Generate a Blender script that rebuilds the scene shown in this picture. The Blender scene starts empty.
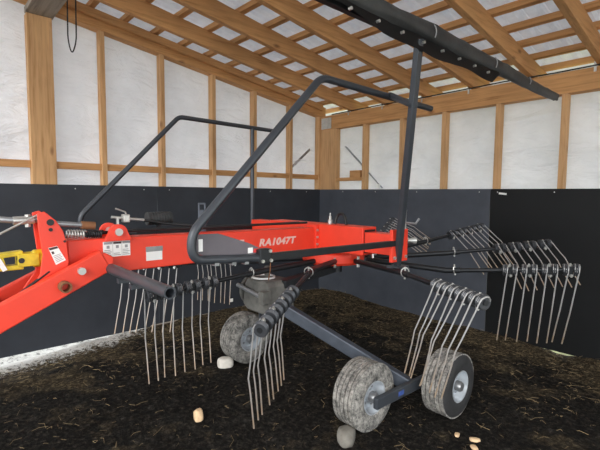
import bpy, bmesh, math, random
from math import sin, cos, pi, radians, sqrt
from mathutils import Vector, Matrix, noise

SC = bpy.context.scene
COL = SC.collection
V = Vector
random.seed(11)

# ------------------------------------------------------------------ materials
def srgb(r, g, b):
    f = lambda c: ((c/255+.055)/1.055)**2.4 if c > 10.3 else c/255/12.92
    return (f(r), f(g), f(b), 1)

class NT:
    def __init__(self, name):
        self.m = bpy.data.materials.new(name); self.m.use_nodes = True
        self.t = self.m.node_tree; self.n = self.t.nodes; self.l = self.t.links
        self.b = self.n['Principled BSDF']
    def node(self, typ, **kw):
        n = self.n.new(typ)
        for k, v in kw.items():
            if k in n.inputs.keys(): n.inputs[k].default_value = v
            else: setattr(n, k, v)
        return n
    def link(self, a, b): self.l.new(a, b)
    def coords(self, scale=(1, 1, 1), kind='Object'):
        tc = self.node('ShaderNodeTexCoord'); mp = self.node('ShaderNodeMapping')
        mp.inputs['Scale'].default_value = scale
        self.link(tc.outputs[kind], mp.inputs['Vector']); return mp.outputs['Vector']
    def noise(self, vec, scale, detail=6, rough=.6, dist=0):
        n = self.node('ShaderNodeTexNoise', Scale=scale, Detail=detail, Roughness=rough, Distortion=dist)
        self.link(vec, n.inputs['Vector']); return n.outputs['Fac']
    def ramp(self, fac, stops):
        r = self.node('ShaderNodeValToRGB'); e = r.color_ramp.elements
        while len(e) < len(stops): e.new(.5)
        for i, (p, c) in enumerate(stops): e[i].position = p; e[i].color = c
        self.link(fac, r.inputs['Fac']); return r.outputs['Color']
    def mix(self, fac, a, b):
        n = self.node('ShaderNodeMix', data_type='RGBA')
        for s, v in ((n.inputs[0], fac), (n.inputs[6], a), (n.inputs[7], b)):
            if hasattr(v, 'is_output'): self.link(v, s)
            else: s.default_value = v
        return n.outputs[2]
    def bump(self, h, strength=.3, dist=.01):
        n = self.node('ShaderNodeBump', Strength=strength, Distance=dist)
        self.link(h, n.inputs['Height']); self.link(n.outputs['Normal'], self.b.inputs['Normal'])
    def color(self, c):
        if hasattr(c, 'is_output'): self.link(c, self.b.inputs['Base Color'])
        else: self.b.inputs['Base Color'].default_value = c
    def rough(self, r): self.b.inputs['Roughness'].default_value = r
    def metal(self, r): self.b.inputs['Metallic'].default_value = r

def plain(name, c, rough=.5, metal=0, var=.18, vscale=9, bump=0):
    N = NT(name); v = N.coords()
    f = N.noise(v, vscale, 5)
    dark = tuple(x*(1-var) for x in c[:3])+(1,); lite = tuple(min(1, x*(1+var)) for x in c[:3])+(1,)
    N.color(N.ramp(f, [(.3, dark), (.7, lite)])); N.rough(rough); N.metal(metal)
    if bump: N.bump(N.noise(v, vscale*6, 4), bump, .003)
    return N.m

def wood(name, axis, base, dark, knot):
    N = NT(name); s = [22, 22, 22]; s[axis] = 1.3
    v = N.coords(tuple(s))
    grain = N.noise(v, 1.6, 7, .62, .4)
    c = N.ramp(grain, [(.28, dark), (.5, base), (.75, tuple(min(1, x*1.15) for x in base[:3])+(1,))])
    s2 = [5, 5, 5]; s2[axis] = 2.2
    vo = N.node('ShaderNodeTexVoronoi', Scale=1.0); N.link(N.coords(tuple(s2)), vo.inputs['Vector'])
    k = N.ramp(vo.outputs['Distance'], [(.04, (.8, .8, .8, 1)), (.13, (0, 0, 0, 1))])
    c = N.mix(k, c, knot)
    big = N.ramp(N.noise(N.coords((1, 1, 1)), 1.1, 3), [(.35, (.80, .80, .80, 1)), (.65, (1.05, 1.05, 1.05, 1))])
    mm = N.node('ShaderNodeMix', data_type='RGBA', blend_type='MULTIPLY'); mm.inputs[0].default_value = 1
    N.link(c, mm.inputs[6]); N.link(big, mm.inputs[7])
    N.color(mm.outputs[2]); N.rough(.75); N.bump(grain, .25, .004)
    return N.m

WB, WD, WK = srgb(206, 162, 114), srgb(176, 130, 84), srgb(116, 74, 42)
RB, RD = srgb(200, 149, 96), srgb(168, 118, 70)
M = {}
M['wood_z'] = wood('stud pine', 2, WB, WD, WK)
M['wood_y'] = wood('rafter pine', 1, RB, RD, WK)
M['wood_x'] = wood('beam pine', 0, RB, RD, WK)
M['wood_weathered'] = wood('weathered grey pine', 0, srgb(150, 140, 128), srgb(108, 98, 88), srgb(80, 70, 60))

def wrap_mat():
    N = NT('white building wrap'); v = N.coords((1, 1, 1))
    a = N.noise(N.coords((1.2, 1.2, 3.2)), 2.2, 5, .55, .6)
    N.color(N.ramp(N.noise(v, 1.6, 4), [(.3, srgb(204, 202, 205)), (.7, srgb(232, 230, 232))]))
    N.rough(.6); N.bump(a, .9, .09)
    tr = N.node('ShaderNodeBsdfTranslucent', Color=(.9, .92, .97, 1))
    mx = N.node('ShaderNodeMixShader'); mx.inputs[0].default_value = .16
    out = N.n['Material Output']
    N.link(N.b.outputs[0], mx.inputs[1]); N.link(tr.outputs[0], mx.inputs[2]); N.link(mx.outputs[0], out.inputs['Surface'])
    return N.m
M['wrap'] = wrap_mat()

def roof_mat():
    N = NT('galvanised roofing'); v = N.coords()
    N.color(N.ramp(N.noise(v, 5, 5), [(.3, srgb(196, 200, 208)), (.7, srgb(230, 234, 240))]))
    N.rough(.45); N.metal(.15)
    tr = N.node('ShaderNodeBsdfTranslucent', Color=(.9, .94, 1, 1))  # translucency added to brighten the ceiling; real sheet metal passes no light
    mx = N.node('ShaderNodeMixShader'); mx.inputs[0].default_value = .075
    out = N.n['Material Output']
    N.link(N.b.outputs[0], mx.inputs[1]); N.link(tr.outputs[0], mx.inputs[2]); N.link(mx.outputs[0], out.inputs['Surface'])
    return N.m
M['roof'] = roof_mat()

def panel_mat(name, c, rough):
    N = NT(name); v = N.coords()
    f = N.noise(v, 3, 6)
    N.color(N.ramp(f, [(.3, tuple(x*.85 for x in c[:3])+(1,)), (.7, tuple(x*1.15 for x in c[:3])+(1,))]))
    N.rough(rough); N.b.inputs['Specular IOR Level'].default_value = .22; N.bump(N.noise(v, 60, 3), .06, .002)
    return N.m
M['panel'] = panel_mat('dark grey coated panel', srgb(54, 57, 63), .5)
M['panel_blue'] = panel_mat('slate grey coated panel', srgb(76, 80, 88), .5)
M['panel_black'] = panel_mat('black coated panel', srgb(20, 21, 22), .5)

def floor_mat():
    N = NT('dark earth with hay dust'); v = N.coords()
    f = N.noise(v, 4.5, 9, .72)
    fine = N.noise(v, 30, 10, .82)
    soil = N.ramp(fine, [(.36, srgb(9, 8, 7)), (.5, srgb(28, 25, 22)), (.60, srgb(62, 57, 50)), (.74, srgb(128, 120, 108))])
    hay = N.ramp(fine, [(.34, srgb(24, 20, 16)), (.5, srgb(74, 64, 48)), (.66, srgb(150, 134, 104))])
    wet_shine = N.ramp(N.noise(v, 24, 9, .78), [(.42, srgb(14, 13, 12)), (.55, srgb(48, 45, 41)), (.72, srgb(128, 122, 114))])  # greyish shine of wet earth, put into the colour as light clumps
    c = N.mix(N.ramp(f, [(.48, (0, 0, 0, 1)), (.6, (.6, .6, .6, 1))]), soil, wet_shine)
    # hay collects towards the walls
    sep = N.node('ShaderNodeSeparateXYZ'); N.link(v, sep.inputs[0])
    def near(o, sgn, w):
        mr = N.node('ShaderNodeMapRange'); N.link(o, mr.inputs['Value'])
        mr.inputs['From Min'].default_value = sgn*w; mr.inputs['From Max'].default_value = 0
        return mr.outputs['Result']
    mx = N.node('ShaderNodeMath', operation='MAXIMUM'); N.link(near(sep.outputs[0], 1, 1.5), mx.inputs[0]); N.link(near(sep.outputs[1], -1, 1.5), mx.inputs[1])
    ad = N.node('ShaderNodeMath', operation='MULTIPLY_ADD'); N.link(mx.outputs[0], ad.inputs[0]); ad.inputs[1].default_value = .26; N.link(N.noise(v, 2.2, 8, .65), ad.inputs[2])
    c = N.mix(N.ramp(ad.outputs[0], [(.57, (0, 0, 0, 1)), (.70, (.8, .8, .8, 1))]), c, hay)
    # daylight spilling in under the near left panels, painted as pale speckle
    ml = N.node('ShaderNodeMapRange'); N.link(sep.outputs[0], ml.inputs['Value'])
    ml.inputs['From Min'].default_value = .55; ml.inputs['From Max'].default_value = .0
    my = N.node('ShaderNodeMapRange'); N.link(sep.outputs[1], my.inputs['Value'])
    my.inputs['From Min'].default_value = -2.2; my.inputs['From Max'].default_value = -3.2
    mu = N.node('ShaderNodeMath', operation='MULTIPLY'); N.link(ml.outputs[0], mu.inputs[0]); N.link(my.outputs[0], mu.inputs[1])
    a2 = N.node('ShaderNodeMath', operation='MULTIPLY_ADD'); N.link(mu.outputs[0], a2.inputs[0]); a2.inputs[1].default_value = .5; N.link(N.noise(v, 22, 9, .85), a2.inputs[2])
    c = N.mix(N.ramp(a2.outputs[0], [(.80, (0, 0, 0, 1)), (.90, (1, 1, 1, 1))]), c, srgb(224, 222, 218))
    N.color(c); N.rough(.95); N.b.inputs['Specular IOR Level'].default_value = .15
    hsum = N.node('ShaderNodeMath', operation='ADD'); N.link(fine, hsum.inputs[0]); N.link(f, hsum.inputs[1])
    N.bump(hsum.outputs[0], 1.0, .045)
    return N.m
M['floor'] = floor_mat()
def gravel_mat():
    N = NT('pale gravel'); v = N.coords()
    N.color(N.ramp(N.noise(v, 19, 9, .8), [(.40, srgb(58, 54, 48)), (.47, srgb(196, 194, 188)), (.7, srgb(226, 224, 219))])); N.rough(.9)
    N.bump(N.noise(v, 60, 4), .6, .01); return N.m
M['gravel'] = gravel_mat()
M['grass'] = plain('rough grass', srgb(150, 152, 108), .9, 0, .35, 18, .6)
M['straw'] = plain('straw', srgb(150, 130, 96), .8, 0, .4, 3)
M['stone'] = plain('grey fieldstone', srgb(120, 116, 108), .9, 0, .2, 22, .6)
M['stone_pale'] = plain('pale limestone', srgb(222, 216, 206), .9, 0, .12, 22, .5)
M['husk'] = plain('pale husk', srgb(222, 190, 150), .8, 0, .2, 22, .3)

M['red'] = plain('orange red paint', srgb(232, 64, 42), .42, 0, .10, 3)
M['grey'] = plain('charcoal paint', srgb(64, 68, 74), .38, .25, .12, 8)
M['grey_blue'] = plain('blue grey paint', srgb(92, 99, 110), .38, .25, .14, 8)
M['axle'] = plain('slate grey axle paint', srgb(72, 78, 88), .42, .2, .2, 10)
M['grey_dark'] = plain('dark steel', srgb(40, 42, 45), .42, .35, .2, 12)
M['plate'] = plain('dusty grey sheet', srgb(100, 95, 101), .6, .1, .14, 6)
M['rubber'] = plain('black rubber sheet', srgb(52, 53, 54), .55, 0, .4, 4, .6)
M['black'] = plain('black plastic', srgb(24, 25, 27), .5, 0, .2, 12)
M['silver'] = plain('zinc plated steel', srgb(200, 200, 196), .35, .7, .15, 20)
M['steel'] = plain('bare steel', srgb(150, 152, 155), .4, .7, .2, 20)
M['dusty'] = plain('dust covered cast iron', srgb(98, 97, 93), .85, .1, .35, 10, .4)
M['rust'] = plain('rusty steel', srgb(134, 92, 62), .8, .2, .3, 20, .3)
M['yellow'] = plain('yellow paint', srgb(200, 178, 36), .45, 0, .22, 18)
M['rim'] = plain('silver grey rim paint', srgb(188, 194, 200), .35, .4, .14, 10)
M['white'] = plain('white sticker', srgb(238, 238, 236), .5, 0, .04, 10)
M['ink'] = plain('grey print', srgb(150, 150, 152), .6, 0, .05, 10)
M['ink_dark'] = plain('dark print', srgb(70, 50, 48), .6, 0, .05, 10)
M['letter'] = plain('pale grey lettering', srgb(226, 186, 178), .5, 0, .04, 10)
M['red_sticker'] = plain('red sticker', srgb(214, 60, 60), .5, 0, .04, 10)
M['blue_sticker'] = plain('blue sticker', srgb(60, 84, 150), .5, 0, .04, 10)
M['cable'] = plain('black cable', srgb(30, 30, 32), .5, 0, .1, 10)

def tine_mat():
    N = NT('sprung steel tine'); v = N.coords()
    sep = N.node('ShaderNodeSeparateXYZ'); N.link(v, sep.inputs[0])
    mr = N.node('ShaderNodeMapRange'); N.link(sep.outputs[2], mr.inputs['Value'])
    mr.inputs['From Min'].default_value = -.22; mr.inputs['From Max'].default_value = -.5
    ad = N.node('ShaderNodeMath', operation='MULTIPLY'); N.link(mr.outputs[0], ad.inputs[0]); N.link(N.ramp(N.noise(v, 25, 4), [(.3, (.4, .4, .4, 1)), (.6, (1, 1, 1, 1))]), ad.inputs[1])
    N.color(N.mix(ad.outputs[0], srgb(172, 171, 170), srgb(170, 148, 124))); N.rough(.45); N.metal(.35)
    return N.m
M['tine'] = tine_mat()
M['tyre_wall'] = plain('black tyre wall', srgb(44, 44, 45), .7, 0, .3, 14, .3)
M['coil'] = plain('dark sprung coil', srgb(72, 74, 78), .45, .5, .15, 20)

def tyre_mat():
    N = NT('muddy tyre rubber'); v = N.coords()
    f = N.noise(v, 14, 9, .8); g = N.noise(v, 60, 6, .75)
    ad = N.node('ShaderNodeMath', operation='MULTIPLY_ADD'); N.link(g, ad.inputs[0]); ad.inputs[1].default_value = .7; N.link(f, ad.inputs[2])
    N.color(N.ramp(ad.outputs[0], [(.66, srgb(44, 44, 44)), (.80, srgb(112, 110, 106)), (.96, srgb(168, 164, 157))]))
    N.rough(.9); N.bump(ad.outputs[0], .8, .012)
    return N.m
M['tyre'] = tyre_mat()

# ------------------------------------------------------------------ mesh tools
class MB:
    def __init__(self): self.bm = bmesh.new()
    def quad(self, pts):
        self.bm.faces.new([self.bm.verts.new(p) for p in pts]); return self
    def box(self, a, b):
        x0, y0, z0 = a; x1, y1, z1 = b
        vs = [self.bm.verts.new(p) for p in ((x0,y0,z0),(x1,y0,z0),(x1,y1,z0),(x0,y1,z0),(x0,y0,z1),(x1,y0,z1),(x1,y1,z1),(x0,y1,z1))]
        for f in ((3,2,1,0),(4,5,6,7),(0,1,5,4),(1,2,6,5),(2,3,7,6),(3,0,4,7)): self.bm.faces.new([vs[i] for i in f])
        return self
    def bar(self, p, q, w, h, up=(0, 0, 1)):
        p, q = V(p), V(q); d = (q-p).normalized(); up = V(up)
        s = d.cross(up).normalized(); u = s.cross(d)
        vs = []
        for c in (p, q):
            for a, b in ((-1,-1),(1,-1),(1,1),(-1,1)): vs.append(self.bm.verts.new(c+s*a*w/2+u*b*h/2))
        for f in ((3,2,1,0),(4,5,6,7),(0,1,5,4),(1,2,6,5),(2,3,7,6),(3,0,4,7)): self.bm.faces.new([vs[i] for i in f])
        return self
    def tube(self, pts, r, seg=10, caps=True, radii=None):
        pts = [V(p) for p in pts]; n = len(pts); rings = []
        d0 = (pts[1]-pts[0]).normalized()
        u = d0.orthogonal().normalized(); prev = d0
        for i, p in enumerate(pts):
            if i == 0: d = d0
            elif i == n-1: d = (pts[-1]-pts[-2]).normalized()
            else: d = ((pts[i]-pts[i-1]).normalized()+(pts[i+1]-pts[i]).normalized()).normalized()
            u = prev.rotation_difference(d) @ u; u = (u-d*u.dot(d)).normalized(); prev = d
            w = d.cross(u); rr = radii[i] if radii else r
            rings.append([self.bm.verts.new(p+(u*cos(2*pi*k/seg)+w*sin(2*pi*k/seg))*rr) for k in range(seg)])
        for a, b in zip(rings, rings[1:]):
            for k in range(seg): self.bm.faces.new((a[k], a[(k+1)%seg], b[(k+1)%seg], b[k]))
        if caps: self.bm.faces.new(rings[0][::-1]); self.bm.faces.new(rings[-1])
        return self
    def lathe(self, prof, c, axis, seg=32, closed=False):
        # prof: (radius, along) pairs
        c = V(c); ax = V(axis).normalized(); u = ax.orthogonal().normalized(); w = ax.cross(u)
        rings = []
        for r, t in prof:
            if r < 1e-6: rings.append([self.bm.verts.new(c+ax*t)]*seg)
            else: rings.append([self.bm.verts.new(c+ax*t+(u*cos(2*pi*k/seg)+w*sin(2*pi*k/seg))*r) for k in range(seg)])
        pairs = list(zip(rings, rings[1:]))
        if closed: pairs.append((rings[-1], rings[0]))
        for a, b in pairs:
            for k in range(seg):
                f = []
                for v_ in (a[k], a[(k+1)%seg], b[(k+1)%seg], b[k]):
                    if v_ not in f: f.append(v_)
                if len(f) >= 3:
                    try: self.bm.faces.new(f)
                    except ValueError: pass
        return self
    def cyl(self, p, q, r, seg=16):
        p, q = V(p), V(q); L = (q-p).length
        return self.lathe([(0, 0), (r, 0), (r, L), (0, L)], p, q-p, seg)
    def prism(self, poly, axis, a, b):
        # poly in the two other axes, extruded along axis between a and b
        def mk(p, t):
            return {0: (t, p[0], p[1]), 1: (p[0], t, p[1]), 2: (p[0], p[1], t)}[axis]
        A = [self.bm.verts.new(mk(p, a)) for p in poly]; B = [self.bm.verts.new(mk(p, b)) for p in poly]
        n = len(poly)
        self.bm.faces.new(A); self.bm.faces.new(B[::-1])
        for i in range(n): self.bm.faces.new((A[i], B[i], B[(i+1)%n], A[(i+1)%n]))
        return self
    def mesh(self, name, mat, smooth=None):
        bmesh.ops.recalc_face_normals(self.bm, faces=self.bm.faces)
        me = bpy.data.meshes.new(name); self.bm.to_mesh(me); self.bm.free()
        for m in (mat if isinstance(mat, list) else [mat]): me.materials.append(m)
        if smooth is not None:
            for p in me.polygons: p.use_smooth = True
            try: me.set_sharp_from_angle(angle=radians(smooth))
            except Exception: pass
        return me

def obj(name, me, parent=None, bevel=0):
    o = bpy.data.objects.new(name, me); COL.objects.link(o)
    if parent: o.parent = parent
    if bevel:
        b = o.modifiers.new('bevel', 'BEVEL'); b.width = bevel; b.segments = 2; b.limit_method = 'ANGLE'; b.angle_limit = radians(40)
    return o
def tag(o, label=None, cat=None, group=None, kind=None):
    for k, v in (('label', label), ('category', cat), ('group', group), ('kind', kind)):
        if v: o[k] = v
    return o
def part(name, mb, mat, parent, smooth=None, bevel=0, label=None, origin=None):
    # geometry written in place coordinates; origin = where the parent stands
    off = V(origin) if origin is not None else world_of(parent)
    bmesh.ops.translate(mb.bm, verts=mb.bm.verts, vec=-off)
    o = obj(name, mb.mesh(name, mat, smooth), parent, bevel)
    if label: o['label'] = label
    return o
def world_of(o):
    p = V((0, 0, 0))
    while o is not None:
        p = p+o.location; o = o.parent
    return p
def fillet(pts, rad, n=6):
    pts = [V(p) for p in pts]; out = [pts[0]]
    for i in range(1, len(pts)-1):
        a, b, c = pts[i-1], pts[i], pts[i+1]
        r = rad[i-1] if isinstance(rad, (list, tuple)) else rad
        d1 = (a-b).normalized(); d2 = (c-b).normalized()
        r = min(r, (a-b).length*.48, (c-b).length*.48)
        p, q = b+d1*r, b+d2*r
        for k in range(n+1):
            t = k/n; out.append(p*(1-t)**2+b*2*t*(1-t)+q*t*t)
    out.append(pts[-1]); return out

# ------------------------------------------------------------------ setting
X1, Y1 = 7.6, -7.2          # the shed is open along its two near sides
SL = .145                   # roof slope
def zr(y): return 2.75-SL*y # underside of the rafters
WOOD_D = .10

def struct(name, me, parent=None, bevel=0, label=None, cat=None):
    o = obj(name, me, parent, bevel)
    if parent is None: tag(o, label, cat, None, 'structure')
    return o

# floor: uneven earth, sunk a little where daylight comes in under the panels
def sm(t): t = max(0, min(1, t)); return t*t*(3-2*t)
def floor_z(x, y):
    n = noise.noise(V((x*1.3, y*1.3, 0)))*.018+noise.noise(V((x*5, y*5, 3)))*.014+noise.noise(V((x*14, y*14, 7)))*.010
    d = -.085*sm((-y-2.35)/2.0)*sm((.75-x)/.55)
    d += -.03*sm((x-3.05)/.3)*sm((3.7-x)/.3)*sm((y+.55)/.4)
    heap = .09*math.exp(-((x-.55)**2+(y+.45)**2)/.35)
    return n+d+heap-.012+.03*max(1-sm(x/.3), 1-sm(-y/.3))
b = MB(); NX, NY = 190, 180
grid = [[b.bm.verts.new((X1*i/NX, Y1*j/NY, floor_z(X1*i/NX, Y1*j/NY))) for j in range(NY+1)] for i in range(NX+1)]
for i in range(NX):
    for j in range(NY): b.bm.faces.new((grid[i][j], grid[i][j+1], grid[i+1][j+1], grid[i+1][j]))
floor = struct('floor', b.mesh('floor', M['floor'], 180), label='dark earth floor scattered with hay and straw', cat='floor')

b = MB(); R_ = 60
for x0, y0, x1, y1 in ((-R_, -R_, 0, 0), (X1, -R_, R_, 0), (0, -R_, X1, Y1)):
    b.quad([(x0, y0, -.13), (x1, y0, -.13), (x1, y1, -.13), (x0, y1, -.13)])
struct('ground', b.mesh('ground', M['gravel']), label='pale gravel yard outside the shed', cat='ground')

b = MB().quad([(-R_, 0, -.12), (R_, 0, -.12), (R_, R_, -.12), (-R_, R_, -.12)])
struct('lawn', b.mesh('lawn', M['grass']), label='rough yellowish grass behind the back wall', cat='ground')
# left wall: wrap, studs, blocking, gable rafter, post, panels
def wrap_sheet(name, along, zt, plane):
    b = MB(); n, m = 200, 60; g = []
    for i in range(n+1):
        s = -.14+(along+.14)*i/n; row = []
        for j in range(m+1):
            t = j/m; z = 1.45+(zt(s)-1.45)*t
            rd = 1-abs(noise.noise(V((s*1.1+z*1.3, z*1.6-s*.7, 2+plane))))*2.6
            w = noise.noise(V((s*1.6, z*2.6, plane*9)))*.02+max(0, rd)**4*.016+noise.noise(V((s*3.2+z*3.5, z*4-s*1.5, 4)))*.014
            p = (-.125+w, -s, z) if plane == 0 else (s, .125-w, z)
            row.append(b.bm.verts.new(p))
        g.append(row)
    for i in range(n):
        for j in range(m): b.bm.faces.new((g[i][j], g[i+1][j], g[i+1][j+1], g[i][j+1]))
    return b.mesh(name, M['wrap'], 180)
wl = struct('wall_left', wrap_sheet('wall_left', -Y1, lambda s: zr(-s)+.22, 0), label='left shed wall of white wrap between pine studs', cat='wall')
wb = struct('wall_back', wrap_sheet('wall_back', X1, lambda s: 2.78, 1), label='back shed wall of white wrap between pine studs', cat='wall')

def stud_l(yr, w=.05, z0=1.4):
    part('stud', MB().prism([(yr-w, z0), (yr, z0), (yr, zr(yr)+.02), (yr-w, zr(yr-w)+.02)], 0, -WOOD_D, -.002), M['wood_z'], wl, bevel=.002)
for yr in (.03, -.571, -1.223, -1.861, -2.531, -3.178, -4.45, -5.1, -5.75, -6.4, -7.05): stud_l(yr)
part('post', MB().box((-WOOD_D, -3.865, 1.4), (.004, -3.655, 3.21)), M['wood_z'], wl, bevel=.004, label='wide pine post under the girder')
part('gable_rafter', MB().prism([(.1, zr(.1)), (.1, zr(.1)+.165), (Y1, zr(Y1)+.165), (Y1, zr(Y1))], 0, -WOOD_D-.01, .012), M['wood_y'], wl, bevel=.003)
part('gable_rafter', MB().prism([(.0, zr(0)+.09), (.0, zr(0)+.17), (Y1, zr(Y1)+.17), (Y1, zr(Y1)+.09)], 0, .013, .06), M['wood_y'], wl, bevel=.003)
ys = [.03-.05, -.571, -.571-.05, -1.223, -1.273, -1.861, -1.911, -2.531, -2.581, -3.178, -3.228, -3.655, -3.865, -4.45, -4.5, -5.1]
for a, c in zip(ys[0::2], ys[1::2]):
    part('blocking', MB().box((-WOOD_D, c, 1.782), (-.02, a, 1.85)), M['wood_y'], wl, bevel=.002)
for a, c, m in ((-.0, -2.646, 'panel'), (-2.650, -5.05, 'panel'), (-5.054, Y1, 'panel')):
    z0 = 0 if a > -1 else .0
    part('wall_panel', MB().box((-.0, c, z0-.0), (.012, a-.0, 1.624)), M[m], wl, bevel=.001, label='dark grey panel on the left wall')
for y in (-.3, -1, -1.75, -2.5, -2.8, -3.5, -4.2):
    part('screw', MB().cyl((.012, y, 1.585), (.016, y, 1.585), .006, 8), M['silver'], wl)
part('sill_board', MB().box((.0125, -2.75, -.02), (.03, -.75, .018)), M['wood_weathered'], wl, bevel=.003, label='thin pine board at the foot of the panels')
part('white_tag', MB().box((.012, -1.672, .105), (.016, -1.628, .15)), M['white'], wl, label='small white square near the floor')
part('brace_strap', MB().bar((-.112, -.543, 1.917), (-.112, -.118, 2.249), .035, .006, (1, 0, 0)), M['steel'], wl)

# back wall
def stud_b(xl, w=.05):
    part('stud', MB().box((xl, .002, 1.4), (xl+w, WOOD_D, 2.56)), M['wood_z'], wb, bevel=.002)
for xl in (.84, 1.46, 2.055, 2.687, 3.316, 3.94, 4.56, 5.18, 5.8, 6.42, 7.04): stud_b(xl)
part('corner_post', MB().box((-.12, .002, 1.4), (.33, WOOD_D, 2.56)), M['wood_z'], wb, bevel=.003)
part('eave_beam', MB().box((.0, -.004, 2.54), (X1, .11, 2.745)), M['wood_x'], wb, bevel=.004)
part('blocking', MB().box((.33, .01, 1.752), (.84, WOOD_D, 1.80)), M['wood_x'], wb, bevel=.002)
part('wall_panel', MB().box((.012, -.012, 0), (2.672, 0, 1.624)), M['panel_blue'], wb, bevel=.001, label='slate grey panel on the back wall')
part('wall_panel', MB().box((2.676, -.012, 0), (5.3, 0, 1.624)), M['panel_black'], wb, bevel=.001, label='black panel on the back wall')
part('wall_panel', MB().box((5.304, -.012, 0), (X1, 0, 1.624)), M['panel_black'], wb, bevel=.001, label='black panel on the back wall')
for x in (.5, 1.1, 1.75, 2.55, 2.75, 3.3, 4.1): part('screw', MB().cyl((x, -.012, 1.59), (x, -.016, 1.59), .006, 8), M['silver'], wb)
part('white_tag', MB().bar((2.765, -.014, 1.577), (2.845, -.014, 1.568), .004, .02), M['white'], wb)
part('white_tag', MB().box((1.04, .07, 1.64), (1.10, .1, 1.70)), M['white'], wb)
part('brace_strap', MB().bar((.437, .108, 2.269), (1.134, .108, 1.642), .006, .05, (0, 1, 0)), M['steel'], wb)
nb = part('nail_plate', MB().box((.03, -.010, 2.55), (.235, -.004, 2.715)), M['silver'], wb, label='galvanised plate in the corner')

# ceiling: corrugated sheet on battens on rafters
b = MB(); nx = 340; prof = []
for i in range(nx+1):
    x = -1.25+(X1+1.5)*i/nx; ph = (i % 6)
    prof.append((x, .0 if ph in (0, 1, 2, 3) else .022))
for (xa, ha), (xb, hb) in zip(prof, prof[1:]):
    z0, z1 = zr(.9)+.227, zr(Y1-.3)+.227
    b.quad([(xa, .9, z0+ha), (xb, .9, z0+hb), (xb, Y1-.3, z1+hb), (xa, Y1-.3, z1+ha)])
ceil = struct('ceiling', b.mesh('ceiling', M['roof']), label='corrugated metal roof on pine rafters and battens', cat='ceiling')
for x in (.62, 1.22, 1.82, 2.42, 3.02, 3.62, 4.22, 4.82, 5.42, 6.02, 6.62, 7.22):
    part('rafter', MB().prism([(.85, zr(.85)+.01), (.85, zr(.85)+.175), (Y1, zr(Y1)+.175), (Y1, zr(Y1))], 0, x-.03, x+.03), M['wood_y'], ceil, bevel=.003)
    part('rafter_clip', MB().box((x-.052, -.012, 2.70), (x-.032, .0, 2.79)), M['silver'], ceil)
y = .68
while y > Y1:
    part('batten', MB().prism([(y, zr(y)+.176), (y, zr(y)+.226), (y-.052, zr(y-.052)+.226), (y-.052, zr(y-.052)+.176)], 0, -1.2, X1+.2), M['wood_x'], ceil)
    y -= .33
part('girder', MB().box((-.05, -3.87, 3.212), (X1, -3.64, 3.27)), M['wood_weathered'], ceil, bevel=.004, label='weathered grey girder across the rafters')
# far posts of the open sides, out of the picture
tag(obj('trim_1', MB().box((X1-.2, Y1, -.1), (X1, Y1+.2, zr(Y1))).mesh('trim_1', M['wood_z'])), 'corner post of the open side', 'post', None, 'structure')

# ------------------------------------------------------------------ loose things
def rock(name, loc, size, seed, mat, label, cat, sink=.25, group=None):
    bm = bmesh.new(); bmesh.ops.create_icosphere(bm, subdivisions=3, radius=1)
    for v_ in bm.verts:
        c = v_.co.copy()
        k = 1+.22*noise.noise(c*1.1+V((seed, 0, 0)))+.10*noise.noise(c*2.6+V((0, seed, 0)))
        q = c*k
        q = V([max(-.80, min(.80, t)) for t in q])
        v_.co = V((q.x*size[0], q.y*size[1], q.z*size[2]))
    zmin = min(v_.co.z for v_ in bm.verts)
    bmesh.ops.translate(bm, verts=bm.verts, vec=(0, 0, -zmin-size[2]*sink))
    me = bpy.data.meshes.new(name); bm.to_mesh(me); bm.free(); me.materials.append(mat)
    for p in me.polygons: p.use_smooth = True
    o = obj(name, me); o.location = (loc[0], loc[1], floor_z(loc[0], loc[1])); o.rotation_euler.z = seed
    return tag(o, label, cat, group)
rock('stone', (2.99, -2.715, 0), (.095, .065, .062), 2.1, M['stone'], 'grey fieldstone wedged against the near front tyre', 'stone')
rock('stone', (1.50, -2.675, 0), (.085, .065, .06), 4.4, M['stone_pale'], 'pale stone wedged against the front wheel by the left wall', 'stone')
rock('stone', (2.152, -3.30, 0), (.035, .045, .05), 1.3, M['husk'], 'small tan stone alone on the earth below the drawbar side tube', 'stone')
rock('wood_chip', (3.436, -2.134, 0), (.028, .018, .010), 1.9, M['husk'], 'small pale chip on the earth nearest the rear wheel', 'chip')
rock('wood_chip', (3.545, -2.115, 0), (.04, .022, .012), .7, M['husk'], 'largest pale chip on the earth in front of the rear wheel', 'chip')
rock('wood_chip', (3.575, -2.19, 0), (.03, .022, .012), 2.6, M['husk'], 'small pale chip closest to the bottom edge of the photo', 'chip')

# straw lying about
b = MB(); random.seed(5)
def strand(x, y, L, a, r):
    z = floor_z(x, y)+.012
    p = V((x, y, z)); d = V((cos(a), sin(a), random.uniform(-.06, .16)))*L
    m_ = p+d*.5+V((random.uniform(-.02, .02), random.uniform(-.02, .02), .006))
    b.tube([p, m_, p+d], r, 3, False)
for i in range(2600):
    t = random.random()
    if t < .28: x, y = random.uniform(.05, 5), -abs(random.gauss(0, .7))
    elif t < .5: x, y = abs(random.gauss(0, .6)), random.uniform(-5, 0)
    else: x, y = random.uniform(.1, 5), random.uniform(-5, -.1)
    if 0.02 < x < X1-.2 and y > Y1+.2 and y < -.03: strand(x, y, random.choice((.02, .03, .03, .05, .09))*random.uniform(.7, 1.3), random.uniform(0, 2*pi), random.uniform(.0006, .0013))
tag(obj('loose_straw', b.mesh('loose_straw', M['straw'])), 'dry straw strands scattered over the earth floor', 'straw', None, 'stuff')

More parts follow.
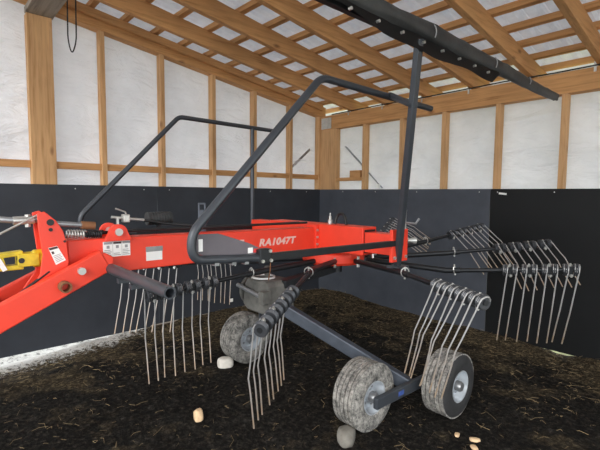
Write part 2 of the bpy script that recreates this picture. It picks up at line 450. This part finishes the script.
# hanging cable, conduit, offcut
tag(obj('hanging_cable', MB().tube(fillet([(.35, -3.60, zr(-3.6)+.06), (.35, -3.605, 2.93), (.35, -3.575, 2.80), (.35, -3.535, 2.93), (.35, -3.53, zr(-3.5)+.06)], .07), .006, 8).mesh('hanging_cable', M['cable'], 60)),
    'black cable hanging in a loop from the roof beside the wide post', 'cable')
tag(obj('eave_cable', MB().tube([(.25+t*.5, -.012, 2.752+.004*((t*7) % 3)) for t in range(15)], .007, 6).mesh('eave_cable', M['cable'], 60)),
    'thin black cable run along the top of the back eave beam', 'cable')
o = tag(obj('wood_offcut', MB().box((-.10, -.04, -.0), (.10, .04, .10)).mesh('wood_offcut', M['wood_x']), bevel=.004), 'short pine block resting on the ledge in the corner bay', 'wood block')
o.location = (.70, .055, 1.80)

# ------------------------------------------------------------------ hay rake
XC = 2.28
HUB = V((2.32, -2.02, 1.05))
rake = bpy.data.objects.new('hay_rake', None); COL.objects.link(rake)
rake.location = (2.28, -2.2, 0)
tag(rake, 'orange red single rotor hay rake with grey arms and wire tines', 'hay rake')

# main beam (level box section) and what sits on it
beam = part('main_beam', MB().prism([(-4.12, 1.118), (-4.12, 1.308), (-2.36, 1.288), (-2.36, 1.116)], 0, 2.215, 2.345), M['red'], rake, bevel=.008)
b = MB().box((2.205, -2.385, 1.11), (2.358, -2.355, 1.312))
part('end_flange', b, M['red'], beam, origin=rake.location, bevel=.003)
for z in (1.16, 1.215, 1.27):
    part('bolt', MB().cyl((2.358, -2.372, z), (2.368, -2.372, z), .010, 6), M['silver'], beam, origin=rake.location)
lug = [(-3.95, 1.29), (-3.925, 1.335)]+[(-3.875+.05*cos(pi-pi*k/8), 1.335+.045*sin(pi*k/8)) for k in range(9)]+[(-3.825, 1.335), (-3.80, 1.29)]
part('pivot_lug', MB().prism(lug, 0, 2.195, 2.215), M['red'], rake, bevel=.003)
lg = part('pivot_lug', MB().prism(lug, 0, 2.345, 2.365), M['red'], rake, bevel=.003)
part('pin', MB().cyl((2.18, -3.875, 1.338), (2.378, -3.875, 1.338), .020, 14), M['silver'], lg, origin=rake.location, smooth=40)

# lettering on the beam
cu = bpy.data.curves.new('lettering', 'FONT'); cu.body = 'RA1047T'; cu.size = .082; cu.extrude = .0008; cu.shear = .22
cu.space_character = 1.08; cu.offset = .0035
tmp = bpy.data.objects.new('tmp', cu); COL.objects.link(tmp)
bpy.context.view_layer.update()
dg = bpy.context.evaluated_depsgraph_get()
me = bpy.data.meshes.new_from_object(tmp.evaluated_get(dg)); bpy.data.objects.remove(tmp)
xs = [v_.co.x for v_ in me.vertices]; ysz = [v_.co.y for v_ in me.vertices]
W_, H_ = max(xs)-min(xs), max(ysz)-min(ysz)
for v_ in me.vertices:
    u_, w_ = (v_.co.x-min(xs))/W_, (v_.co.y-min(ysz))/H_
    v_.co = V((2.3456+v_.co.z, -2.925+u_*.345, 1.181+w_*.055))-rake.location
me.materials.clear(); me.materials.append(M['letter'])
lt = obj('lettering', me, rake); lt['label'] = 'pale model letters on the red beam'
part('faded_emblem', MB().box((2.345, -3.16, 1.222), (2.346, -3.13, 1.248)).box((2.345, -3.122, 1.222), (2.346, -3.09, 1.240)).box((2.345, -3.084, 1.222), (2.346, -3.05, 1.240)), M['letter'], rake)

def sticker(name, rects, x, parent, label=None):
    # rects: (y0,z0,y1,z1,material); first one is the ground
    y0, z0, y1, z1, m = rects[0]
    s = part(name, MB().box((x, y0, z0), (x+.0012, y1, z1)), M[m], parent, label=label)
    by = {}
    for (a, c, d, e, m) in rects[1:]: by.setdefault(m, []).append((a, c, d, e))
    for m, rs in by.items():
        b = MB()
        for a, c, d, e in rs: b.box((x+.0012, a, c), (x+.0018, d, e))
        part('printing', b, M[m], s, origin=rake.location)
    return s
r = [(-3.95, 1.205, -3.808, 1.288, 'white')]
for i in range(3):
    y0 = -3.947+i*.0475
    if i: r.append((y0-.002, 1.206, y0-.0005, 1.287, 'ink'))
    r.append((y0+.002, 1.273, y0+.044, 1.285, 'ink_dark' if i == 1 else 'ink'))
    for k in range(4 if i != 1 else 2): r.append((y0+.003, 1.212+k*.009, y0+.040-.006*(k % 2), 1.2155+k*.009, 'ink'))
    r.append((y0+.015, 1.250, y0+.030, 1.266, 'ink'))
sticker('warning_sticker', r, 2.345, rake, 'white warning sticker in three columns')
sticker('type_plate', [(-3.72, 1.163, -3.625, 1.243, 'white'), (-3.722, 1.214, -3.622, 1.243, 'steel')], 2.345, rake, 'white plate with grey band')

# headstock: two red side plates and a back plate
hd = [(-4.252, 1.448), (-4.222, 1.457), (-4.176, 1.413), (-4.147, 1.362), (-4.132, 1.301), (-4.126, 1.206), (-4.135, 1.13), (-4.20, 1.03), (-4.30, 1.00), (-4.30, 1.08), (-4.25, 1.157), (-4.236, 1.251), (-4.248, 1.362)]
hs = part('headstock', MB().prism(hd, 0, 2.385, 2.40).prism(hd, 0, 2.265, 2.28).box((2.28, -4.20, 1.12), (2.385, -4.185, 1.34)), M['red'], rake, bevel=.003)
part('bolt_hole', MB().cyl((2.40, -4.2, 1.405), (2.404, -4.2, 1.405), .016, 12), M['black'], hs, origin=rake.location)
part('bolt_hole', MB().cyl((2.40, -4.2, 1.37), (2.404, -4.2, 1.37), .009, 12), M['black'], hs, origin=rake.location)
part('bolt_hole', MB().cyl((2.40, -4.142, 1.31), (2.402, -4.142, 1.31), .006, 10), M['black'], hs, origin=rake.location)
A, B_, C_, D_ = V((2.401, -4.213, 1.283)), V((2.401, -4.175, 1.290)), V((2.401, -4.139, 1.218)), V((2.401, -4.183, 1.198))
s = part('warning_sticker', MB().quad([A, B_, C_, D_]), M['white'], rake, label='white warning sticker on headstock')
def onq(u, v_): return (A*(1-u)+B_*u)*(1-v_)+(D_*(1-u)+C_*u)*v_+V((.0006, 0, 0))
part('printing', MB().quad([onq(.03, .02), onq(.97, .02), onq(.97, .15), onq(.03, .15)]).quad([onq(.12, .25), onq(.35, .25), onq(.35, .4), onq(.12, .4)]), M['ink_dark'], s, origin=rake.location)
b = MB()
for k in range(5): b.quad([onq(.12, .5+k*.09), onq(.88-.1*(k % 2), .5+k*.09), onq(.88-.1*(k % 2), .535+k*.09), onq(.12, .535+k*.09)])
part('printing', b, M['ink'], s, origin=rake.location)

# drawbar arms running down to the left
ddir = V((0, -4.413+4.03, 1.01-1.195)).normalized()
for x, nm in ((2.445, 'near'), (2.18, 'far')):
    p0 = V((x, -3.972, 1.206)); p1 = p0+ddir*1.25
    db = part('drawbar', MB().bar(p0, p1, .05, .115, (0, 0, 1)), M['red'], rake, bevel=.006)
    part('pin', MB().cyl((x-.045, -4.09, 1.168), (x+.045, -4.09, 1.168), .018, 14), M['silver'], db, origin=rake.location, smooth=40)
part('drawbar_tie', MB().bar((XC, -4.40, 1.03), (XC, -4.95, .78), .28, .02), M['red'], rake, bevel=.003)
part('locking_tube', MB().lathe([(.026, 0), (.026, .5), (.019, .5), (.019, .44), (0, .44)], (2.02, -4.168, 1.105), (1, 0, 0), 20), M['rust'], rake, smooth=40)
part('guide_rod', MB().tube([(2.395, -4.21, 1.17), (2.395, -4.40, 1.03), (2.395, -4.6, .93)], .007, 8), M['grey_dark'], rake, smooth=40)
hk = [(-4.06, 1.18), (-4.02, 1.235), (-3.975, 1.245), (-3.935, 1.22), (-3.94, 1.17), (-4.0, 1.13)]
part('tube_bracket', MB().prism(hk, 0, 2.345, 2.465), M['red'], rake, bevel=.004)
part('side_tube', MB().lathe([(.0, .0), (.026, 0), (.026, .78), (.019, .78), (.019, .70), (0, .70)], (2.37, -3.95, 1.162), (1, 0, 0), 20), M['grey'], rake, smooth=40, label='grey open ended side tube')
for x in (2.62, 2.78): part('tube_lug', MB().box((x, -3.975, 1.118), (x+.03, -3.925, 1.14)), M['grey'], rake)

# yellow drive shaft joint
pt = part('drive_shaft', MB().tube([(XC, -4.375, 1.222), (XC, -4.46, 1.20), (XC, -4.95, 1.03)], .034, 16), M['yellow'], rake, smooth=40, label='yellow drive shaft with cross joint')
part('collar', MB().lathe([(0, 0), (.034, 0), (.034, .02), (.044, .025), (.044, .068), (.034, .078), (0, .078)], (XC, -4.185, 1.222), (0, -1, 0), 16), M['yellow'], pt, origin=rake.location, smooth=40)
for sx in (-1, 1): part('yoke', MB().bar((XC+sx*.035, -4.235, 1.222), (XC+sx*.030, -4.325, 1.222), .022, .062), M['yellow'], pt, origin=rake.location, bevel=.004)
for sz in (-1, 1): part('yoke', MB().bar((XC, -4.40, 1.218+sz*.03), (XC, -4.30, 1.222+sz*.034), .06, .022), M['yellow'], pt, origin=rake.location, bevel=.004)
part('joint_cross', MB().cyl((XC-.045, -4.31, 1.222), (XC+.045, -4.31, 1.222), .013, 12).cyl((XC, -4.31, 1.18), (XC, -4.31, 1.264), .013, 12), M['black'], pt, origin=rake.location)
part('sticker', MB().bar((XC+.035, -4.40, 1.235), (XC+.035, -4.375, 1.18), .003, .02, (0, 1, 0)), M['white'], pt, origin=rake.location)

# hydraulic ram, hoses, springs above the headstock
hy = part('hydraulic_cylinder', MB().cyl((XC+.02, -4.16, 1.392), (XC+.02, -4.03, 1.378), .014, 14), M['steel'], rake, smooth=40)
part('end_fitting', MB().cyl((XC+.02, -4.04, 1.379), (XC+.02, -3.975, 1.372), .021, 14), M['rust'], hy, origin=rake.location, smooth=40)
part('hydraulic_hose', MB().tube(fillet([(XC+.02, -4.235, 1.415), (XC+.02, -4.33, 1.412), (XC-.02, -4.42, 1.425), (XC-.1, -4.8, 1.30)], .06), .015, 10), M['steel'], rake, smooth=40)
part('hose_fitting', MB().cyl((XC+.02, -4.335, 1.412), (XC+.02, -4.25, 1.414), .020, 10).cyl((XC+.02, -4.275, 1.38), (XC+.02, -4.275, 1.44), .012, 8), M['silver'], rake, smooth=40)
part('pull_rod', MB().tube([(2.37, -4.245, 1.44), (2.37, -4.42, 1.345), (2.37, -4.9, 1.09)], .005, 8), M['silver'], rake)
def helix(p, q, r, turns, wire, seg=6, per=12):
    p, q = V(p), V(q); d = (q-p).normalized(); u = d.orthogonal().normalized(); w = d.cross(u); n = int(turns*per)
    return MB().tube([p+(q-p)*(i/n)+(u*cos(2*pi*i/per)+w*sin(2*pi*i/per))*r for i in range(n+1)], wire, seg)
part('tension_spring', helix((2.33, -4.12, 1.340), (2.33, -4.03, 1.332), .020, 7, .004), M['silver'], rake, smooth=60)
part('tension_spring', helix((2.31, -4.02, 1.332), (2.31, -3.94, 1.328), .018, 7, .004), M['grey_dark'], rake, smooth=60)
vl = part('hydraulic_valve', MB().cyl((2.02, -3.80, 1.40), (2.02, -3.60, 1.375), .009, 10), M['silver'], rake, smooth=40)
part('valve_body', MB().box((1.995, -3.735, 1.365), (2.045, -3.695, 1.415)), M['silver'], vl, origin=rake.location, bevel=.006)
part('valve_lever', MB().tube([(2.02, -3.712, 1.415), (2.02, -3.716, 1.43), (2.02, -3.775, 1.452)], .005, 8), M['silver'], vl, origin=rake.location)
part('valve_bracket', MB().bar((2.02, -3.765, 1.396), (2.02, -3.765, 1.29), .018, .012, (0, 1, 0)).bar((2.02, -3.765, 1.29), (2.225, -3.765, 1.29), .018, .012), M['silver'], rake)
part('hose', MB().tube(fillet([(2.02, -3.60, 1.375), (2.05, -3.45, 1.345), (2.2, -3.2, 1.325), (2.27, -2.4, 1.325)], .15), .009, 8), M['black'], rake, smooth=50)
part('hose', MB().tube(fillet([(XC, -3.97, 1.33), (2.26, -3.7, 1.335), (2.24, -3.3, 1.325), (2.23, -2.45, 1.325)], .15), .009, 8), M['black'], rake, smooth=50)
pr = [(0, 0)]
for k in range(9):
    pr += [(.044, k*.019), (.044, k*.019+.012), (.040, k*.019+.013), (.040, k*.019+.018)]
pr.append((0, .171))
part('rolled_gaiter', MB().lathe(pr, (1.93, -3.545, 1.378), (0, 1, 0), 20), M['rubber'], rake, smooth=30, label='ribbed black gaiter')
part('gaiter_bracket', MB().box((1.92, -3.48, 1.25), (2.215, -3.45, 1.27)).box((1.92, -3.48, 1.27), (1.94, -3.45, 1.34)), M['grey_dark'], rake)
# slotted strap standing behind the beam
b = MB()
b.box((2.195, -3.312, 1.10), (2.203, -3.256, 1.44))
b.box((2.195, -3.312, 1.44), (2.203, -3.300, 1.485)); b.box((2.195, -3.268, 1.44), (2.203, -3.256, 1.485)); b.box((2.195, -3.312, 1.475), (2.203, -3.256, 1.487))
part('slotted_strap', b, M['grey_blue'], rake, bevel=.003)

# cross beam for the side guards
cb = part('cross_beam', MB().box((1.74, -2.355, 1.118), (2.80, -2.20, 1.318)), M['red'], rake, bevel=.006)
part('sleeve_end', MB().box((2.801, -2.338, 1.135), (2.803, -2.217, 1.30)), M['black'], cb, origin=rake.location)
part('extension', MB().box((2.60, -2.335, 1.142), (3.03, -2.22, 1.284)), M['red'], cb, origin=rake.location, bevel=.004)
part('extension', MB().box((1.42, -2.335, 1.205), (1.80, -2.22, 1.305)), M['red'], cb, origin=rake.location, bevel=.004)
ep = part('end_plate', MB().box((3.03, -2.36, 1.10), (3.055, -2.18, 1.318)), M['red'], rake, bevel=.004)
for yy in (-2.335, -2.205):
    part('bolt', MB().cyl((3.055, yy, 1.13), (3.065, yy, 1.13), .012, 6), M['silver'], ep, origin=rake.location)
part('grease_nipple', MB().lathe([(0, 0), (.018, 0), (.018, .03), (.011, .035), (.011, .06), (.006, .062), (.006, .085), (0, .085)], (2.39, -2.26, 1.318), (0, 0, 1), 12), M['silver'], rake, smooth=40)
part('hose', MB().tube(fillet([(2.45, -2.27, 1.32), (2.46, -2.25, 1.40), (2.53, -2.25, 1.40), (2.56, -2.26, 1.32)], .05), .012, 8), M['black'], rake, smooth=50)
part('spindle', MB().cyl((3.02, -2.19, 1.20), (3.03, -2.19, 1.52), .016, 12).cyl((3.02, -2.19, 1.20), (3.02, -2.19, 1.36), .022, 12), M['silver'], rake, smooth=40)
part('spindle_handle', MB().tube([(3.03, -2.19, 1.36), (3.10, -2.16, 1.355), (3.12, -2.15, 1.39)], .008, 8), M['steel'], rake)
part('cone_fitting', MB().lathe([(0, 0), (.020, 0), (.014, .02), (.024, .065), (0, .065)], (3.04, -2.17, 1.235), (.5, .85, 0), 14), M['silver'], rake, smooth=40)

# tubular guards, mirrored, folded up
def guard(gx, dy=0, ye=-1.93, br=.07):
    return fillet([(gx, -3.43, 1.237), (gx, -3.80, 1.262), (gx, -3.808+dy, 1.372), (gx, -3.037+dy, 2.174), (gx, ye, 2.166)], [.075, .06, br], 8)
gn = part('side_guard', MB().tube(guard(3.05, 0, -1.93, .055), .0205, 14), M['grey'], rake, smooth=50, label='grey tubular side guard on the near side')
gf = part('side_guard', MB().tube(guard(1.42, -.02, -2.06, .04), .0185, 14), M['grey'], rake, smooth=50, label='grey tubular side guard by the left wall')
part('guard_post', MB().cyl((1.42, -2.32, 1.20), (1.42, -2.32, 2.165), .018, 12), M['grey'], rake, smooth=50)
part('guard_rail', MB().bar((1.42, -3.43, 1.237), (1.42, -2.24, 1.23), .04, .05), M['grey_dark'], rake, bevel=.004)
part('guard_rail', MB().bar((3.045, -3.40, 1.237), (3.045, -2.24, 1.226), .035, .038), M['grey_dark'], rake, bevel=.004)
pl = [(-3.782, 1.372), (-3.668, 1.370), (-3.50, 1.314), (-3.41, 1.272), (-3.41, 1.245), (-3.70, 1.262), (-3.782, 1.29)]
gp = part('guard_plate', MB().prism(pl, 0, 3.036, 3.042), M['plate'], rake, label='dusty grey tapered sheet on the guard')
part('sticker', MB().box((3.042, -3.768, 1.296), (3.0435, -3.748, 1.350)), M['white'], gp, origin=rake.location)
part('sticker', MB().box((3.042, -3.508, 1.266), (3.0435, -3.480, 1.292)), M['white'], gp, origin=rake.location)
part('sticker', MB().box((3.042, -3.474, 1.266), (3.0435, -3.444, 1.285)).box((3.042, -3.480, 1.27), (3.0434, -3.43, 1.275)), M['red_sticker'], gp, origin=rake.location)
hb = part('hinge_bracket', MB().box((3.02, -3.46, 1.212), (3.075, -3.385, 1.282)), M['grey_dark'], rake, bevel=.006)
for y, z in ((-3.445, 1.225), (-3.395, 1.225), (-3.40, 1.272)):
    part('bolt', MB().cyl((3.075, y, z), (3.083, y, z), .009, 6), M['silver'], hb, origin=rake.location)
for y, z in ((-3.70, 1.228), (-3.61, 1.222), (-3.54, 1.218)): part('guard_clamp', MB().box((3.035, y, z), (3.065, y+.022, z+.02)), M['steel'], rake)
part('release_cord', MB().tube([(2.36, -2.83, 1.16), (2.35, -2.83, 1.0), (2.33, -2.83, .93)], .004, 6), M['rust'], rake)

# post and rolled swath curtain
P0, P1 = V((3.035, -2.27, 1.07)), V((3.375, -2.615, 2.395))
ps = part('curtain_post', MB().bar(P0, P1, .034, .046, (0, 1, 0)), M['grey'], rake, bevel=.004)
q = P0+(P1-P0)*.80
part('brace', MB().tube([V((3.05, -2.42, 2.18)), q+V((-.02, 0, -.06)), P0+(P1-P0)*.74], .02, 10), M['grey'], ps, origin=rake.location, smooth=50)
part('base_plate', MB().box((2.99, -2.33, 1.055), (3.09, -2.21, 1.07)), M['grey'], ps, origin=rake.location)
# folded rubber: lumpy roll above, flat flap with bolts below
b = MB(); n = 44; rings = []
Ca, Cb = V((3.36, -3.95, 2.452)), V((3.36, -.32, 2.458))
for i in range(n+1):
    t = i/n; c = Ca.lerp(Cb, t)
    k = (1.0 if t < .6 else 1.0-.35*sm((t-.6)/.4))
    ring = []
    for j in range(20):
        a = 2*pi*j/20
        rr = (.046+.014*noise.noise(V((t*9, cos(a)*1.3, sin(a)*1.3)))+.008*noise.noise(V((t*30, cos(a)*2, sin(a)*2))))*k
        ring.append(b.bm.verts.new(c+V((cos(a)*rr*.9, 0, sin(a)*rr*1.1-.02*(1-k)))))
    rings.append(ring)
for r0, r1 in zip(rings, rings[1:]):
    for j in range(20): b.bm.faces.new((r0[j], r0[(j+1)%20], r1[(j+1)%20], r1[j]))
b.bm.faces.new(rings[0][::-1]); b.bm.faces.new(rings[-1])
sw = part('swath_curtain', b, M['rubber'], rake, smooth=60, label='rolled black rubber swath curtain')
b = MB(); n = 40
top, bot = [], []
for i in range(n+1):
    t = i/n; y = -3.95+t*2.35
    zt_ = 2.45; h_ = (.045+.055*sm((y+3.3)/.4)+.02*noise.noise(V((t*7, 0, 5))))*(1 if t < .95 else 1-.7*(t-.95)/.05)
    dx = .012*noise.noise(V((t*11, 2, 0)))
    top.append(b.bm.verts.new((3.37, y, zt_))); bot.append(b.bm.verts.new((3.385+dx, y, zt_-h_-.02)))
for i in range(n): b.bm.faces.new((top[i], bot[i], bot[i+1], top[i+1]))
bmesh.ops.solidify(b.bm, geom=b.bm.faces[:], thickness=.012)
part('flap', b, M['black'], sw, origin=rake.location, smooth=50)
for k in range(9):
    y = -3.4+k*.2
    part('bolt', MB().cyl((3.385, y, 2.375), (3.402, y, 2.375), .008, 8), M['silver'], sw, origin=rake.location)
part('curtain_bar', MB().bar((3.345, -3.95, 2.395), (3.345, -2.45, 2.395), .03, .03), M['grey_dark'], sw, origin=rake.location)
for t in (.40, .62, .80):
    c = Ca.lerp(Cb, t); kk = 1.0 if t < .72 else .8
    part('tie', MB().tube([c+V((cos(a)*.048*kk, 0, sin(a)*.055*kk)) for a in [-.6+i*.28 for i in range(6)]], .0035, 5), M['ink'], sw, origin=rake.location)

# rotor hub: red bell with arm sockets
hub = part('rotor_hub', MB().lathe([(0, .10), (.10, .10), (.12, .06), (.245, .035), (.262, .02), (.262, -.045), (.245, -.065), (.12, -.08), (0, -.08)], (2.266, -2.088, HUB.z), (0, 0, 1), 40), M['red'], rake, smooth=40)
part('rotor_shaft', MB().cyl((2.285, -2.075, .90), (2.285, -2.075, 1.14), .055, 20), M['grey_dark'], hub, origin=rake.location, smooth=40)

# tine and coil, made once (arm runs along local x, tine hangs down z)
def tine_mesh(sgn):
    per = 10; turns = 2.5; R = .034; pts = []
    n = int(per*turns)
    for i in range(n+1):
        a = pi/2*0+2*pi*i/per
        pts.append(V((sgn*(.014-.028*(1-i/n)) , R*cos(a)*1, R*sin(a))))
    pts = pts[:]
    xe = pts[-1].x
    # leave the coil downwards with the knee of the photo
    e = pts[-1]
    pts += [V((xe, e.y*1.0, -.05)), V((xe, -.040, -.20)), V((xe, -.046, -.28)), V((xe, -.030, -.36)), V((xe, .0, -.56))]
    return pts
def tine_mb():
    pts = tine_mesh(1)
    b = MB(); b.tube(pts, .0043, 6); return b
TINE = tine_mb().mesh('tine', M['tine'], 60)
CLAMP = None
b = MB(); b.box((-.011, -.022, -.024), (.011, .022, .024)); CLAMP = b.mesh('clamp', M['grey_dark'])
b = MB(); b.cyl((0, 0, -.05), (0, 0, .042), .006, 8); b.cyl((0, 0, .024), (0, 0, .034), .011, 6); b.cyl((0, 0, -.024), (0, 0, -.042), .014, 8)
CBOLT = b.mesh('clamp_bolt', M['silver'])
COILM = MB().lathe([(.014, -.015), (.036, -.015), (.041, -.010), (.036, -.005), (.041, 0), (.036, .005), (.041, .010), (.036, .015), (.014, .015)], (0, 0, 0), (1, 0, 0), 16).mesh('coil', M['coil'], 40)
b = MB(); b.tube([V((0, .03*cos(a), .03*sin(a)+.01)) for a in [i*2*pi/12 for i in range(13)]], .004, 5); b.cyl((0, 0, -.035), (0, 0, .045), .006, 8)
PIN = b.mesh('linch_pin', M['silver'])

def tine_arm(az, zi, zo, r_out, lean, splay=0, length=.56, ntine=8, step=.062):
    a = radians(az); d = V((cos(a), sin(a), 0))
    p_in = V((HUB.x, HUB.y, 0))+d*1.27; p_in.z = zi
    p_out = V((HUB.x, HUB.y, 0))+d*r_out; p_out.z = zo
    ax = (p_out-p_in).normalized()
    # root on the hub rim, at hub height
    root = V((HUB.x, HUB.y, 0))+d*.22; root.z = 1.02
    joint = p_in-ax*.42
    arm_o = bpy.data.objects.new('tine_arm', None)
    # local frame: x outwards along the arm, y anticlockwise, z up
    yv = V((0, 0, 1)).cross(ax).normalized(); zv = ax.cross(yv)
    R3 = Matrix((ax, yv, zv)).transposed()
    L = (p_out-joint).length+.048
    b = MB()
    b.tube([(0, 0, 0), (L, 0, 0)], .0155, 12)
    rl = R3.inverted() @ (root-joint)
    b.tube([rl, rl*.5, (-.0, 0, 0), (.10, 0, 0)], .021, 12)
    me = b.mesh('tine_arm', M['grey_dark'], 50)
    arm_o = obj('tine_arm', me, rake)
    arm_o.location = joint-rake.location
    arm_o.rotation_euler = R3.to_euler()
    pin = obj('linch_pin', PIN, arm_o); pin.location = (.06, 0, 0)
    lo = obj('socket_bolt', SOCK, arm_o); lo.location = rl+V((.05, 0, .0))*1
    xo = (p_out-joint).length
    for k in range(ntine//2):
        xc = xo-k*step*2
        c = obj('clamp', CLAMP, arm_o); c.location = (xc, 0, 0); c.rotation_euler.x = radians(lean*.5)
        cb_ = obj('clamp_bolt', CBOLT, arm_o); cb_.location = (xc, 0, 0); cb_.rotation_euler.x = radians(lean*.5)
        for s_ in (-1, 1):
            t = obj('tine', TINE, arm_o); t.location = (xc+s_*step*.5, 0, 0)
            t.rotation_mode = 'YXZ'
            t.rotation_euler = (radians(lean+random.uniform(-2, 2)), radians(splay)+random.uniform(-.025, .025), 0)
            t.scale.z = length/.56
            ci = obj('coil', COILM, arm_o); ci.location = (xc+s_*step*.5, 0, 0)
    return arm_o
SOCK = MB().cyl((0, 0, -.04), (0, 0, .045), .012, 6).mesh('socket_bolt', M['silver'])
random.seed(3)
#          az   z_in  z_out  r   lean (negative swings the tine clockwise)
ARMS = [(-160, 1.00, .99, 1.62, -3), (-128, .975, .965, 1.78, 10, -6), (-93.6, .955, .93, 1.61, -2, -4), (-62.0, .972, .905, 1.605, -8, -4),
        (-22.4, 1.035, 1.028, 1.555, -12, 14, .58, 8, .050), (14.5, 1.045, 1.085, 1.62, 16, 12, .56, 8, .058), (42.5, 1.12, 1.16, 1.62, -61, 2, .5, 8, .058), (74, 1.17, 1.225, 1.62, -50, 2, .5), (110, 1.17, 1.24, 1.5, -62, 0, .5)]
for a_ in ARMS: tine_arm(*a_)

# chassis: dusty housing, legs, bogie and wheels
hz = [(2.00, .70), (2.03, .86), (2.06, .905), (2.30, .905), (2.325, .87), (2.335, .69), (2.30, .66), (2.06, .66)]
ho = part('chassis_housing', MB().prism(hz, 1, -2.83, -2.58), M['dusty'], rake, bevel=.015, label='dust covered chassis housing')
part('cheek_plate', MB().cyl((1.975, -2.72, .79), (2.0, -2.72, .79), .125, 28), M['dusty'], ho, origin=rake.location, smooth=40, bevel=.008)
part('pivot_shaft', MB().cyl((1.98, -2.86, .842), (2.31, -2.86, .80), .016, 12), M['steel'], ho, origin=rake.location, smooth=40)
part('shaft_clamp', MB().box((2.28, -2.885, .755), (2.335, -2.80, .85)), M['dusty'], ho, origin=rake.location, bevel=.006)
part('ring', MB().lathe([(.082, 0), (.090, 0), (.090, .012), (.082, .012)], (2.13, -2.72, .905), (0, 0, 1), 28, closed=True), M['white'], ho, origin=rake.location, smooth=40)
part('spindle', MB().cyl((2.17, -2.72, .90), (2.17, -2.72, 1.0), .02, 12).cyl((2.17, -2.72, .95), (2.17, -2.72, .965), .035, 6), M['dusty'], ho, origin=rake.location)
part('support_arm', MB().bar((2.30, -2.68, .875), (2.285, -2.09, .93), .08, .06), M['grey_dark'], rake, bevel=.01)
part('axle_leg', MB().bar((2.22, -2.74, .755), (3.08, -2.14, .20), .078, .088), M['axle'], rake, bevel=.01)
part('axle_leg', MB().bar((2.18, -2.74, .80), (1.40, -2.18, .24), .085, .10), M['axle'], rake, bevel=.01)

RW = .225
def wheel(x, y, hubside, cleanwall=False):
    w = .097
    prof = [(.105, -w*.80), (.112, -w*.92), (.135, -w), (.17, -w*1.0), (.20, -w*.93), (.216, -w*.80)]
    for k in range(5):
        c = (-.68+k*.34)*w
        prof += [(RW-.001, c-.13*w), (RW, c+.13*w), (RW-.013, c+.145*w), (RW-.013, c+.195*w)]
    prof = prof[:-2]+[(.216, w*.80), (.20, w*.93), (.17, w), (.135, w), (.112, w*.92), (.105, w*.80)]
    c = (x, y, RW-.005)
    ty = part('wheel', MB().lathe(prof, c, (1, 0, 0), 64, closed=True), [M['tyre'], M['tyre_wall']], rake, smooth=35)
    for pg in ty.data.polygons:
        q_ = pg.center-(V(c)-rake.location)
        if cleanwall and abs(q_.x) > w*.86: pg.material_index = 1
    rp = [(.108, -w*.80), (.112, -w*.95), (.104, -w*.95), (.096, -w*.55), (.085, -w*.40), (.05, -w*.45), (.045, -w*.45), (.045, -w*.62), (0, -w*.62)]
    rp2 = [(r_, -t_) for r_, t_ in rp]
    part('rim', MB().lathe(rp, c, (1, 0, 0), 40).lathe(rp2, c, (1, 0, 0), 40), M['rim'], ty, origin=rake.location, smooth=40)
    part('hub_cap', MB().lathe([(.036, 0), (.036, .03), (.028, .045), (0, .047)], (x+hubside*w*.6, y, RW-.005), (hubside, 0, 0), 20).cyl((x-w*.62, y, RW-.005), (x+w*.62, y, RW-.005), .022, 12), M['steel'], ty, origin=rake.location, smooth=40)
    for k in range(5):
        a = 2*pi*k/5; part('wheel_nut', MB().cyl((x+hubside*w*.40, y+cos(a)*.062, RW-.005+sin(a)*.062), (x+hubside*w*.52, y+cos(a)*.062, RW-.005+sin(a)*.062), .009, 6), M['steel'], ty, origin=rake.location)
    return ty
wheel(2.96, -2.505, 1)
wheel(3.255, -1.925, 1, True)
wheel(1.525, -2.475, 1)
bg = part('bogie_arm', MB().bar((3.095, -2.56, .215), (3.118, -1.90, .215), .035, .075), M['grey'], rake, bevel=.006)
part('axle_stub', MB().cyl((3.02, -2.505, .22), (3.105, -2.505, .22), .024, 14), M['steel'], bg, origin=rake.location, smooth=40)
part('axle_stub', MB().cyl((3.09, -1.93, .22), (3.17, -1.93, .22), .024, 14), M['steel'], bg, origin=rake.location, smooth=40)
part('sticker', MB().box((3.105, -2.34, .20), (3.1225, -2.28, .232)), M['blue_sticker'], bg, origin=rake.location)
part('bogie_arm', MB().bar((1.375, -2.53, .215), (1.365, -2.08, .23), .035, .075), M['grey'], rake, bevel=.006)
part('axle_stub', MB().cyl((1.375, -2.475, .22), (1.46, -2.475, .22), .024, 14), M['steel'], rake, smooth=40)

# ------------------------------------------------------------------ light
w = bpy.data.worlds.new('overcast'); SC.world = w; w.use_nodes = True
bgn = w.node_tree.nodes['Background']; bgn.inputs[0].default_value = (.93, .97, 1, 1); bgn.inputs[1].default_value = 2.9
sun = bpy.data.lights.new('hazy_sun', 'SUN'); sun.energy = 1.8; sun.angle = radians(25); sun.color = (1, .97, .92)
so = bpy.data.objects.new('hazy_sun', sun); COL.objects.link(so)
so.rotation_euler = V((-.35, .75, -.40)).to_track_quat('-Z', 'Y').to_euler()

# ------------------------------------------------------------------ camera
yaw, pitch, roll = -0.834074177, 0.0744427011, 0.00859913945
f = V((sin(yaw)*cos(pitch), cos(yaw)*cos(pitch), -sin(pitch)))
r0 = V((cos(yaw), -sin(yaw), 0)); u0 = r0.cross(f)
rr = r0*cos(roll)+u0*sin(roll); uu = -r0*sin(roll)+u0*cos(roll)
cam = bpy.data.cameras.new('camera'); cam.sensor_width = 36; cam.lens = 415.06/600*36; cam.clip_start = .02
co = bpy.data.objects.new('camera', cam); COL.objects.link(co)
mw = Matrix((rr, uu, -f)).transposed().to_4x4(); mw.translation = V((4.66327, -4.64452, 1.55)); co.matrix_world = mw
SC.camera = co
SC.view_settings.view_transform = 'Standard'; SC.view_settings.look = 'None'
SC.view_settings.gamma = 1; SC.view_settings.use_curve_mapping = False
SC.view_settings.exposure = 0.12
